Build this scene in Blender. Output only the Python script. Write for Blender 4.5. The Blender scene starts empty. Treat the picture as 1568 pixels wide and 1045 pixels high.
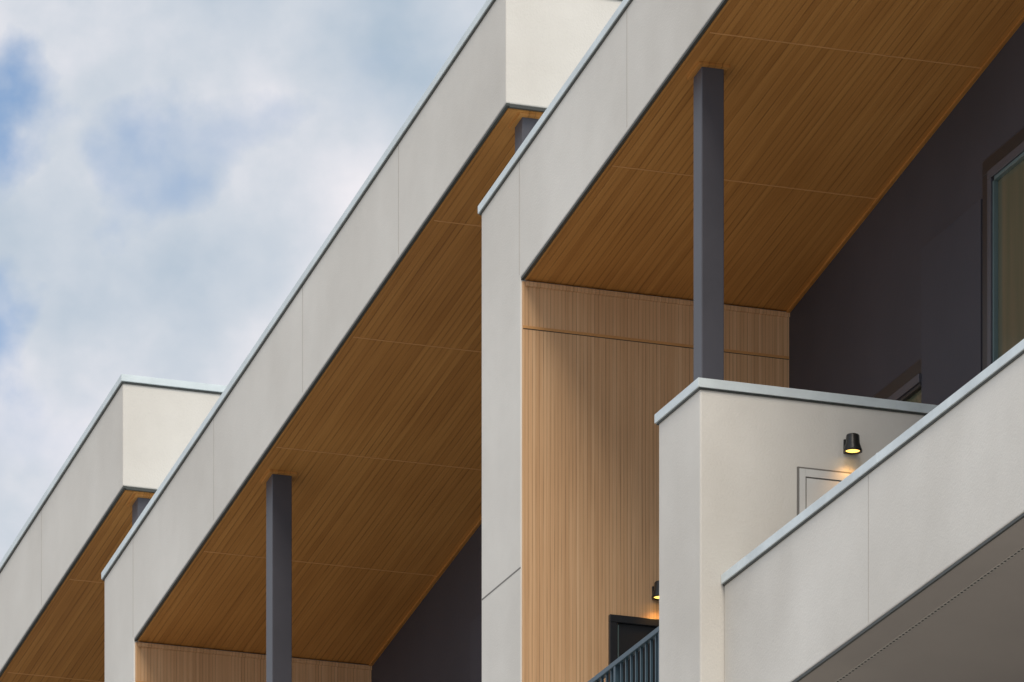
import bpy, bmesh, math, random
from mathutils import Vector
random.seed(4)
sc=bpy.context.scene
sc.view_settings.view_transform='Standard'
sc.view_settings.look='None'
sc.view_settings.exposure=0

# ---------------------------------------------------------------- materials
def newmat(name):
    m=bpy.data.materials.new(name); m.use_nodes=True
    nt=m.node_tree
    return m,nt,nt.nodes['Principled BSDF']
def N(nt,typ,**kw):
    n=nt.nodes.new(typ)
    for k,v in kw.items(): setattr(n,k,v)
    return n
def math_(nt,op,a,b=None,c=None):
    n=N(nt,'ShaderNodeMath',operation=op)
    for i,v in enumerate((a,b,c)):
        if v is None: continue
        if isinstance(v,(int,float)): n.inputs[i].default_value=v
        else: nt.links.new(v,n.inputs[i])
    return n.outputs[0]
def ramp(nt,fac,stops):
    r=N(nt,'ShaderNodeValToRGB'); 
    els=r.color_ramp.elements
    while len(els)<len(stops): els.new(0.5)
    for e,(p,c) in zip(els,stops):
        e.position=p; e.color=(*c,1) if len(c)==3 else c
    nt.links.new(fac,r.inputs[0]); return r.outputs[0]
def noise(nt,vec,scale,detail=4,rough=.5,dist=0):
    n=N(nt,'ShaderNodeTexNoise'); n.inputs['Scale'].default_value=scale
    n.inputs['Detail'].default_value=detail; n.inputs['Roughness'].default_value=rough
    n.inputs['Distortion'].default_value=dist
    nt.links.new(vec,n.inputs['Vector']); return n.outputs['Fac']
def mapping(nt,vec,scale,loc=(0,0,0)):
    n=N(nt,'ShaderNodeMapping'); n.inputs['Scale'].default_value=scale; n.inputs['Location'].default_value=loc
    nt.links.new(vec,n.inputs['Vector']); return n.outputs[0]

def stucco(name,c1,c2,rough=.85,bump=.25):
    m,nt,b=newmat(name)
    tc=N(nt,'ShaderNodeTexCoord').outputs['Object']
    n1=noise(nt,tc,.40,5,.55); n2=noise(nt,mapping(nt,tc,(1.5,1.5,.5)),1.1,4,.5)
    f=math_(nt,'ADD',math_(nt,'MULTIPLY',n1,.8),math_(nt,'MULTIPLY',n2,.2))
    nt.links.new(ramp(nt,f,[(.32,c1),(.64,c2)]),b.inputs['Base Color'])
    b.inputs['Roughness'].default_value=rough
    b.inputs['Specular IOR Level'].default_value=.3
    bp=N(nt,'ShaderNodeBump'); bp.inputs['Strength'].default_value=bump; bp.inputs['Distance'].default_value=.01
    h=math_(nt,'ADD',noise(nt,tc,60,3,.6),math_(nt,'MULTIPLY',noise(nt,tc,2.5,2,.5),3))
    nt.links.new(h,bp.inputs['Height']); nt.links.new(bp.outputs[0],b.inputs['Normal'])
    return m
M_stucco=stucco('cream_stucco',(.64,.61,.56),(.81,.785,.735))
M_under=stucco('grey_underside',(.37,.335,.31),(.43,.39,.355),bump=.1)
M_dark=stucco('charcoal_wall',(.045,.043,.054),(.064,.060,.074),rough=.6,bump=.1)
M_dark2=stucco('charcoal_panel',(.045,.044,.057),(.062,.060,.076),rough=.58,bump=.1)

def plain(name,col,rough=.5,metal=0,var=.08):
    m,nt,b=newmat(name)
    tc=N(nt,'ShaderNodeTexCoord').outputs['Object']
    f=noise(nt,tc,3.0,5,.6)
    a=tuple(c*(1-var) for c in col); d=tuple(min(1,c*(1+var)) for c in col)
    nt.links.new(ramp(nt,f,[(.3,a),(.7,d)]),b.inputs['Base Color'])
    b.inputs['Roughness'].default_value=rough; b.inputs['Metallic'].default_value=metal
    return m
M_cap=plain('coping_metal',(.70,.78,.81),.35,.0,.12)
M_joint=plain('joint_sealant',(.50,.47,.43),.8)
M_djoint=plain('dark_joint',(.03,.03,.032),.8)
M_mjoint=plain('mid_joint',(.20,.19,.175),.8)
M_trim=plain('drip_trim_dark',(.05,.055,.05),.5)
M_col=plain('painted_steel',(.072,.071,.086),.42)
M_frame=plain('window_frame_black',(.018,.020,.024),.35)
M_frame2=plain('window_gasket_teal',(.12,.18,.19),.3)
M_rail=plain('railing_steel',(.04,.08,.11),.4)
M_lamp=plain('lamp_black',(.015,.015,.015),.35)
M_door=plain('white_door',(.70,.70,.68),.5)

def glass(name,c1,c2):
    m,nt,b=newmat(name)
    tc=N(nt,'ShaderNodeTexCoord').outputs['Object']
    f=noise(nt,mapping(nt,tc,(3,3,.15)),1.6,3,.5)
    nt.links.new(ramp(nt,f,[(.35,c1),(.65,c2)]),b.inputs['Base Color'])
    b.inputs['Roughness'].default_value=.08
    return m
M_glass=glass('window_glass',(.09,.11,.075),(.16,.145,.10))

def wood(name,c_dark,c_mid,c_light,groove,pitch,gs):
    m,nt,b=newmat(name)
    tc=N(nt,'ShaderNodeTexCoord').outputs['Object']
    sep=N(nt,'ShaderNodeSeparateXYZ'); nt.links.new(tc,sep.inputs[0])
    t=sep.outputs['Y']
    idn=math_(nt,'FLOOR',math_(nt,'DIVIDE',t,pitch))
    wn=N(nt,'ShaderNodeTexWhiteNoise',noise_dimensions='1D'); nt.links.new(idn,wn.inputs['W'])
    g1=noise(nt,mapping(nt,tc,(.6,gs,.6)),1.0,3,.6)
    g3=noise(nt,mapping(nt,tc,(.6,.9,.6)),1.0,2,.5)
    f=math_(nt,'ADD',math_(nt,'MULTIPLY',g1,.50),math_(nt,'MULTIPLY',g3,.36))
    f=math_(nt,'ADD',f,math_(nt,'MULTIPLY',wn.outputs['Value'],.14))
    col=ramp(nt,f,[(.34,c_dark),(.5,c_mid),(.66,c_light)])
    fr=math_(nt,'FRACT',math_(nt,'DIVIDE',t,pitch))
    d=math_(nt,'ABSOLUTE',math_(nt,'SUBTRACT',fr,.5))
    line=math_(nt,'GREATER_THAN',d,.40)
    brk=ramp(nt,noise(nt,mapping(nt,tc,(1.2,15,1.2)),1,3,.6),[(.36,(.12,.12,.12)),(.68,(1,1,1))])
    line2=math_(nt,'MULTIPLY',line,brk)
    mx=N(nt,'ShaderNodeMix',data_type='RGBA'); 
    nt.links.new(math_(nt,'MULTIPLY',line2,groove),mx.inputs['Factor'])
    nt.links.new(col,mx.inputs['A']); mx.inputs['B'].default_value=(c_dark[0]*.35,c_dark[1]*.3,c_dark[2]*.3,1)
    nt.links.new(mx.outputs['Result'],b.inputs['Base Color'])
    b.inputs['Roughness'].default_value=.5
    b.inputs['Specular IOR Level'].default_value=.3
    bp=N(nt,'ShaderNodeBump'); bp.inputs['Strength'].default_value=.5; bp.inputs['Distance'].default_value=.003
    nt.links.new(math_(nt,'SUBTRACT',g1,line),bp.inputs['Height']); nt.links.new(bp.outputs[0],b.inputs['Normal'])
    return m
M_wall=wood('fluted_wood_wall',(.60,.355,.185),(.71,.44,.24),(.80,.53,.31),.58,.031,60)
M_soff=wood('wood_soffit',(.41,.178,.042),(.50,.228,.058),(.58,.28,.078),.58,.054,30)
M_wjoint=plain('wood_joint',(.64,.33,.12),.6)

m,nt,b=newmat('lamp_glow'); b.inputs['Emission Color'].default_value=(1,.60,.12,1); b.inputs['Emission Strength'].default_value=2.6; b.inputs['Base Color'].default_value=(.8,.5,.2,1)
M_glow=m

# ---------------------------------------------------------------- building frame
ang=math.atan2(-.94181,.33623)
bld=bpy.data.objects.new('apartment_building',None); sc.collection.objects.link(bld)
bld.location=(.0673,65,1.6); bld.rotation_euler=(0,0,ang)
GZ=-1.6   # ground in building coordinates

def add_mesh(name,verts,faces,mat,parent=bld,bevel=0):
    me=bpy.data.meshes.new(name); me.from_pydata(verts,[],faces); 
    bm=bmesh.new(); bm.from_mesh(me); bmesh.ops.recalc_face_normals(bm,faces=bm.faces); bm.to_mesh(me); bm.free()
    me.materials.append(mat)
    o=bpy.data.objects.new(name,me); sc.collection.objects.link(o); o.parent=parent
    if bevel:
        md=o.modifiers.new('b','BEVEL'); md.width=bevel; md.segments=2; md.limit_method='ANGLE'
    return o
def box(name,s0,s1,t0,t1,z0,z1,mat,bevel=0,parent=bld):
    v=[(s,t,z) for s in (s0,s1) for t in (t0,t1) for z in (z0,z1)]
    f=[(0,1,3,2),(4,6,7,5),(0,4,5,1),(2,3,7,6),(0,2,6,4),(1,5,7,3)]
    return add_mesh(name,v,f,mat,parent,bevel)
def prism(name,poly,t0,t1,mat,bevel=0,parent=bld):
    n=len(poly)
    v=[(s,t0,z) for s,z in poly]+[(s,t1,z) for s,z in poly]
    f=[tuple(range(n)),tuple(range(2*n-1,n-1,-1))]+[(i,(i+1)%n,(i+1)%n+n,i+n) for i in range(n)]
    return add_mesh(name,v,f,mat,parent,bevel)

SL=.148; Z0=21.762; TH=.948; LEG=-.933; END=10.12; D=2.28; B=10.463; CAPH=.064
def bay(b0,name,last=False,wide_end=9.52):
    so=lambda s: Z0+SL*s
    S=lambda s: b0+s
    poly=[(S(LEG),GZ),(S(LEG),so(LEG)+TH),(S(END),so(END)+TH),(S(END),so(END)),(S(0),so(0)),(S(0),GZ)]
    prism(name+'_frame',poly,0,D+.3,M_stucco,.010)
    prism(name+'_coping_flashing',[(S(LEG)-.012,so(LEG-.012)+TH-.014),(S(LEG)-.012,so(LEG-.012)+TH+.001),(S(END)+.012,so(END+.012)+TH+.001),(S(END)+.012,so(END+.012)+TH-.014)],-.012,D+.31,M_trim)
    prism(name+'_coping',[(S(LEG)-.025,so(LEG-.025)+TH+.002),(S(LEG)-.025,so(LEG-.025)+TH+CAPH),(S(END)+.025,so(END+.025)+TH+CAPH),(S(END)+.025,so(END+.025)+TH+.002)],-.022,D+.32,M_cap,.002)
    prism(name+'_drip_bead',[(S(.0),so(0)-.020),(S(.0),so(0)-.001),(S(END),so(END)-.001),(S(END),so(END)-.020)],.004,.03,M_trim)
    box(name+'_end_bead',S(END)-.03,S(END)-.002,.031,D,so(END)-.028,so(END)-.006,M_trim)
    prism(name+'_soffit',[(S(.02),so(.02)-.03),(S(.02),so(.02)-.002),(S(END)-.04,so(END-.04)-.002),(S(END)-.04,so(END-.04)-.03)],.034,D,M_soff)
    for js in (1.93,4.02,6.11,8.2):
        prism(name+'_soffit_joint',[(S(js),so(js)-.033),(S(js),so(js)-.02),(S(js+.012),so(js+.012)-.02),(S(js+.012),so(js+.012)-.033)],.06,D-.01,M_wjoint)
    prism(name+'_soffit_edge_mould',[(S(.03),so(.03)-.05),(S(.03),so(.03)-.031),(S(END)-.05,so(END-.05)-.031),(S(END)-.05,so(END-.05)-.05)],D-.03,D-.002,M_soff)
    box(name+'_wood_wall',S(.0),S(.02),.012,D,17.0,so(0)-.035,M_wall)
    box(name+'_wood_wall_joint',S(.0),S(.026),.014,D-.002,21.355,21.375,M_wjoint)
    box(name+'_wood_wall_joint_shadow',S(.0),S(.023),.014,D-.002,21.350,21.354,M_trim)
    box(name+'_wood_top_mould',S(.021),S(.045),.034,D-.002,so(0)-.075,so(0)-.04,M_wall)
    prism(name+'_back_wall',[(S(0),GZ),(S(0),so(0)-.001),(S(END),so(END)-.001),(S(END),GZ)],D,D+.25,M_dark)
    box(name+'_charcoal_panel',S(2.88),S(4.05),D-.04,D-.001,17.0,21.33,M_dark2,.003)
    box(name+'_panel_joint',S(7.0),S(7.008),D-.002,D+.01,21.7,22.7,M_djoint)
    for js in (-.03,2.41,4.93,7.47):
        z0=so(js); 
        box(name+'_fascia_joint',S(js),S(js+.010),-.0015,.01,z0+.03,z0+TH-.02,M_joint)
    box(name+'_leg_joint',S(LEG)+.004,S(-.004),-.0015,.01,19.455,19.468,M_mjoint)
    for cs in (3.57,10.03):
        tz=so(cs)-.02
        zb=19.75 if cs<9 else Z0+SL*(cs-B)+TH
        tt=.17
        if last and cs>9: cs=9.845; zb=18.31; tt=.20
        box(name+'_column',S(cs)-.18,S(cs),tt,tt+.18,zb-.02,tz,M_col,.006)
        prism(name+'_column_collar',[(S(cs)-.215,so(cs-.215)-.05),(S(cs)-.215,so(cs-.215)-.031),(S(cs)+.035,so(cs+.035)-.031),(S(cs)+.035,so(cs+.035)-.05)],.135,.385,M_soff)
    box(name+'_pier',S(3.10),S(3.98),0,D-.045,GZ,19.68,M_stucco,.012)
    box(name+'_pier_flashing',S(3.088),S(3.992),-.012,D-.045,19.668,19.681,M_trim)
    box(name+'_pier_coping',S(3.075),S(4.005),-.025,D-.045,19.682,19.75,M_cap,.002)
    box(name+'_parapet',S(3.985),S(wide_end),.19,.39,17.14,18.23,M_stucco,.01)
    box(name+'_parapet_flashing',S(3.985),S(wide_end)+.01,.178,.402,18.218,18.231,M_trim)
    box(name+'_parapet_coping',S(3.985),S(wide_end)+.02,.165,.415,18.232,18.30,M_cap,.002)
    box(name+'_coping_seam',S(7.05),S(7.07),.163,.417,18.236,18.303,M_cap,.002)
    box(name+'_parapet_return',S(wide_end-.2),S(wide_end),.391,D-.01,17.14,18.23,M_stucco)
    box(name+'_return_coping',S(wide_end-.22),S(wide_end)+.02,.416,D-.01,18.233,18.299,M_cap)
    box(name+'_parapet_joint',S(6.84),S(6.85),.1885,.2,17.16,18.21,M_joint)
    box(name+'_parapet_drip_bead',S(3.99),S(wide_end)-.005,.196,.215,17.118,17.138,M_trim)
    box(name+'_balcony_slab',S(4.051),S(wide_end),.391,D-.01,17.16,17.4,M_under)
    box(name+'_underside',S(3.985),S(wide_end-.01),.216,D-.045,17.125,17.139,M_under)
    box(name+'_vent_strip',S(3.99),S(wide_end-.02),.475,.50,17.12,17.13,M_joint)
    n=int((wide_end-4.0)/.06)
    v=[];f=[]
    for i in range(n):
        a=S(4.0+i*.06); k=len(v)
        v+=[(a,.48,17.119),(a+.03,.48,17.119),(a+.03,.495,17.119),(a,.495,17.119)]; f.append((k,k+1,k+2,k+3))
    add_mesh(name+'_vent_slots',v,f,M_djoint)
    box(name+'_terrace_slab',S(.021),S(3.099),.0,D-.045,16.75,17.0,M_stucco)
    def win(s0,s1,z0,z1,n,fw=.07,right=True):
        t=D; cr=.15 if right else 0; fr=fw if right else 0
        box(n+'_casing_top',s0-.15,s1+cr,t-.035,t-.001,z1,z1+.12,M_frame,.004)
        box(n+'_casing_l',s0-.15,s0,t-.035,t-.001,z0,z1-.001,M_frame,.004)
        if right:
            box(n+'_casing_r',s1,s1+.15,t-.035,t-.001,z0,z1-.001,M_frame,.004)
            box(n+'_frame_r',s1-fw,s1-.001,t-.06,t-.001,z0,z1-fw-.001,M_col,.004)
        box(n+'_frame_top',s0+.001,s1-.001,t-.06,t-.001,z1-fw,z1-.002,M_col,.004)
        box(n+'_frame_l',s0+.001,s0+fw,t-.06,t-.001,z0,z1-fw-.001,M_col,.004)
        box(n+'_gasket_l',s0+fw+.001,s0+fw+.03,t-.045,t-.001,z0,z1-fw-.03,M_frame2)
        box(n+'_gasket_top',s0+fw+.031,s1-fr-.001,t-.045,t-.001,z1-fw-.029,z1-fw-.002,M_frame2 if right else M_frame)
        mid=(s0+s1)/2
        box(n+'_mullion',mid-.04,mid+.04,t-.05,t-.001,z0,z1-fw-.03,M_frame,.004)
        box(n+'_glass',s0+fw+.031,s1-fr-.001,t-.012,t-.002,z0,z1-fw-.03,M_glass)
    win(S(4.22),S(8.6),17.41,21.48,name+'_tall_window')
    win(S(.75),S(2.878),17.01,20.37,name+'_terrace_window',right=False)
    box(name+'_wood_door_frame_l',S(.021),S(.06),.7336,.80,17.01,19.09,M_frame,.004)
    box(name+'_wood_door_frame_top',S(.021),S(.06),.7336,1.75,19.091,19.15,M_frame,.004)
    box(name+'_wood_door_frame_r',S(.021),S(.06),1.69,1.75,17.01,19.09,M_frame,.004)
    box(name+'_wood_door_edge',S(.021),S(.045),.802,.815,17.01,19.075,M_frame2)
    box(name+'_wood_door_leaf',S(.021),S(.035),.816,1.689,17.01,19.09,M_frame)
    box(name+'_pier_door_frame_l',S(3.981),S(4.0),.775,.787,17.41,19.17,M_mjoint)
    box(name+'_pier_door_frame_t',S(3.981),S(4.0),.788,1.70,19.157,19.17,M_mjoint)
    box(name+'_pier_door_casing_l',S(3.981),S(4.008),.788,.835,17.41,19.156,M_door)
    box(name+'_pier_door_casing_t',S(3.981),S(4.008),.836,1.70,19.10,19.156,M_door)
    box(name+'_pier_door_gap_l',S(3.981),S(4.0),.836,.844,17.41,19.099,M_mjoint)
    box(name+'_pier_door_gap_t',S(3.981),S(4.0),.845,1.70,19.090,19.099,M_mjoint)
    box(name+'_pier_door_leaf',S(3.981),S(4.004),.845,1.70,17.41,19.089,M_door)
    for k in range(5):
        z=.6+k*3.3-1.4
        win(S(.6),S(2.6),z,z+2.2,name+'_lower_window')
        win(S(4.6),S(9.0),z,z+2.2,name+'_lower_window')

bay(0,'near_bay',True,9.95)
bay(-B,'middle_bay')
bay(-2*B,'far_bay')
box('building_body',-2*B+LEG,END,D+.31,12,GZ,21.3,M_dark)

# railings ------------------------------------------------------------
def railing(b0,name):
    par=bpy.data.objects.new(name,None); sc.collection.objects.link(par)
    par.location=bld.location; par.rotation_euler=bld.rotation_euler
    box('top_rail',b0+.03,b0+3.09,.03,.08,18.13,18.17,M_rail,.004,par)
    box('bottom_rail',b0+.03,b0+3.09,.04,.07,17.08,17.11,M_rail,.003,par)
    for i in range(28):
        s=b0+.10+i*.108
        w=.02 if i%9==0 else .009
        box('baluster',s-w,s+w,.055-w,.055+w,17.111 if i%9 else 17.001,18.129,M_rail,0,par)
for i in range(3): railing(-i*B,'balcony_railing')

# lamps ---------------------------------------------------------------
def lamp(s,t,z):
    par=bpy.data.objects.new('wall_lamp',None); sc.collection.objects.link(par)
    loc=Vector((.0673+.33623*s+.94181*t,65-.94181*s+.33623*t,1.6+z))
    par.location=loc; par.rotation_euler=(0,0,ang)
    bm=bmesh.new()
    seg=28
    prof=[(.030,.068),(.045,.065),(.050,.058),(.054,.0),(.072,-.05),(.072,-.062),(.058,-.062),(.05,-.03)]
    rings=[]
    for r,h in prof:
        rings.append([bm.verts.new((.105+r*math.cos(2*math.pi*i/seg),r*math.sin(2*math.pi*i/seg),h)) for i in range(seg)])
    for a_,b_ in zip(rings,rings[1:]):
        for i in range(seg): bm.faces.new((a_[i],a_[(i+1)%seg],b_[(i+1)%seg],b_[i]))
    bm.faces.new(rings[0])
    bmesh.ops.recalc_face_normals(bm,faces=bm.faces)
    me=bpy.data.meshes.new('shade'); bm.to_mesh(me); bm.free(); me.materials.append(M_lamp)
    for p in me.polygons: p.use_smooth=True
    o=bpy.data.objects.new('shade',me); sc.collection.objects.link(o); o.parent=par
    v=[(.105+.055*math.cos(2*math.pi*i/seg),.055*math.sin(2*math.pi*i/seg),-.052) for i in range(seg)]
    add_mesh('diffuser',v,[tuple(range(seg))],M_glow,par)
    box('back_plate',.001,.02,-.035,.035,-.05,.055,M_lamp,.003,par)
    box('arm',.0201,.06,-.02,.02,-.02,.035,M_lamp,.002,par)
    ld=bpy.data.lights.new('bulb','SPOT'); ld.energy=3.4; ld.color=(1,.5,.13); ld.spot_size=math.radians(120); ld.spot_blend=.8; ld.shadow_soft_size=.03
    lo=bpy.data.objects.new('bulb',ld); sc.collection.objects.link(lo); lo.parent=par; lo.location=(.105,0,-.066)
lamp(3.98,1.185,19.36)
lamp(.02,1.139,19.36)

# ground --------------------------------------------------------------
mg,nt,b=newmat('paving_ground')
tc=N(nt,'ShaderNodeTexCoord').outputs['Object']
nt.links.new(ramp(nt,noise(nt,tc,.2,8,.6),[(.3,(.36,.345,.32)),(.7,(.46,.44,.41))]),b.inputs['Base Color']); b.inputs['Roughness'].default_value=.9
add_mesh('ground',[(-3000,-3000,0),(3000,-3000,0),(3000,3000,0),(-3000,3000,0)],[(0,1,2,3)],mg,None)

# world ---------------------------------------------------------------
w=bpy.data.worlds.new('World'); sc.world=w; w.use_nodes=True; nt=w.node_tree
bg=nt.nodes['Background']
es=Vector((.33623,-.94181,0)); wt=Vector((.94181,.33623,0))
EL=math.radians(50)
h=(es*1.0-wt*.28).normalized()
sdir=Vector((h.x*math.cos(EL),h.y*math.cos(EL),math.sin(EL)))
sky=N(nt,'ShaderNodeTexSky',sky_type='NISHITA'); sky.sun_disc=False; sky.sun_elevation=EL
sky.sun_rotation=math.atan2(h.x,h.y)
sky.dust_density=.6; sky.ozone_density=1.0
tc=N(nt,'ShaderNodeTexCoord').outputs['Generated']
sk=N(nt,'ShaderNodeVectorMath',operation='SCALE'); nt.links.new(sky.outputs[0],sk.inputs[0]); sk.inputs['Scale'].default_value=.14
base=noise(nt,mapping(nt,tc,(1,1,1.2)),24,8,.5,0)
big=noise(nt,tc,3.5,4,.5)
m0=math_(nt,'ADD',math_(nt,'MULTIPLY',base,1.0),math_(nt,'MULTIPLY',big,.25))
nd=N(nt,'ShaderNodeTexNoise'); nd.inputs['Scale'].default_value=90; nd.inputs['Detail'].default_value=5
nt.links.new(tc,nd.inputs['Vector'])
off=N(nt,'ShaderNodeVectorMath',operation='MULTIPLY_ADD'); nt.links.new(nd.outputs['Color'],off.inputs[0]); off.inputs[1].default_value=(.020,.020,.020)
nt.links.new(tc,off.inputs[2])
mask=m0
for c,r,k in (((-.0590,.9408,.3337),.0100,.60),((-.0410,.9439,.3276),.0105,.40),((-.0600,.9481,.3125),.0075,.42),((-.031,.943,.334),.006,.16),((-.044,.944,.315),.007,.12)):
    d=N(nt,'ShaderNodeVectorMath',operation='DISTANCE'); nt.links.new(off.outputs[0],d.inputs[0]); d.inputs[1].default_value=tuple(x+.010 for x in c)
    mr=N(nt,'ShaderNodeMapRange',interpolation_type='SMOOTHSTEP'); nt.links.new(d.outputs['Value'],mr.inputs['Value'])
    mr.inputs['From Min'].default_value=0; mr.inputs['From Max'].default_value=r*1.3; mr.inputs['To Min'].default_value=k; mr.inputs['To Max'].default_value=0
    mask=math_(nt,'SUBTRACT',mask,mr.outputs[0])
cm=ramp(nt,mask,[(.12,(.03,.03,.03)),(.52,(1,1,1))])
ccol=ramp(nt,noise(nt,mapping(nt,tc,(1,1,1.1),(.3,0,.12)),26,8,.5,0),[(.36,(.42,.52,.63)),(.5,(.62,.67,.74)),(.62,(.86,.84,.88))])
mx=N(nt,'ShaderNodeMix',data_type='RGBA'); nt.links.new(cm,mx.inputs['Factor']); nt.links.new(sk.outputs[0],mx.inputs['A']); nt.links.new(ccol,mx.inputs['B'])
nt.links.new(mx.outputs['Result'],bg.inputs['Color']); bg.inputs['Strength'].default_value=1.0

sl=bpy.data.lights.new('sun','SUN'); sl.energy=2.1; sl.angle=math.radians(28); sl.color=(1,.90,.76)
so_=bpy.data.objects.new('sun',sl); sc.collection.objects.link(so_); so_.rotation_euler=sdir.to_track_quat('Z','Y').to_euler(); so_.location=(0,0,60)

cam=bpy.data.cameras.new('camera'); co=bpy.data.objects.new('camera',cam); sc.collection.objects.link(co)
co.location=(0,0,1.6); co.rotation_euler=(math.radians(90),0,0)
cam.sensor_width=36; cam.lens=36*12560/1568; cam.shift_y=(4630-522.5)/1568; cam.clip_end=10000; cam.clip_start=.5
sc.camera=co
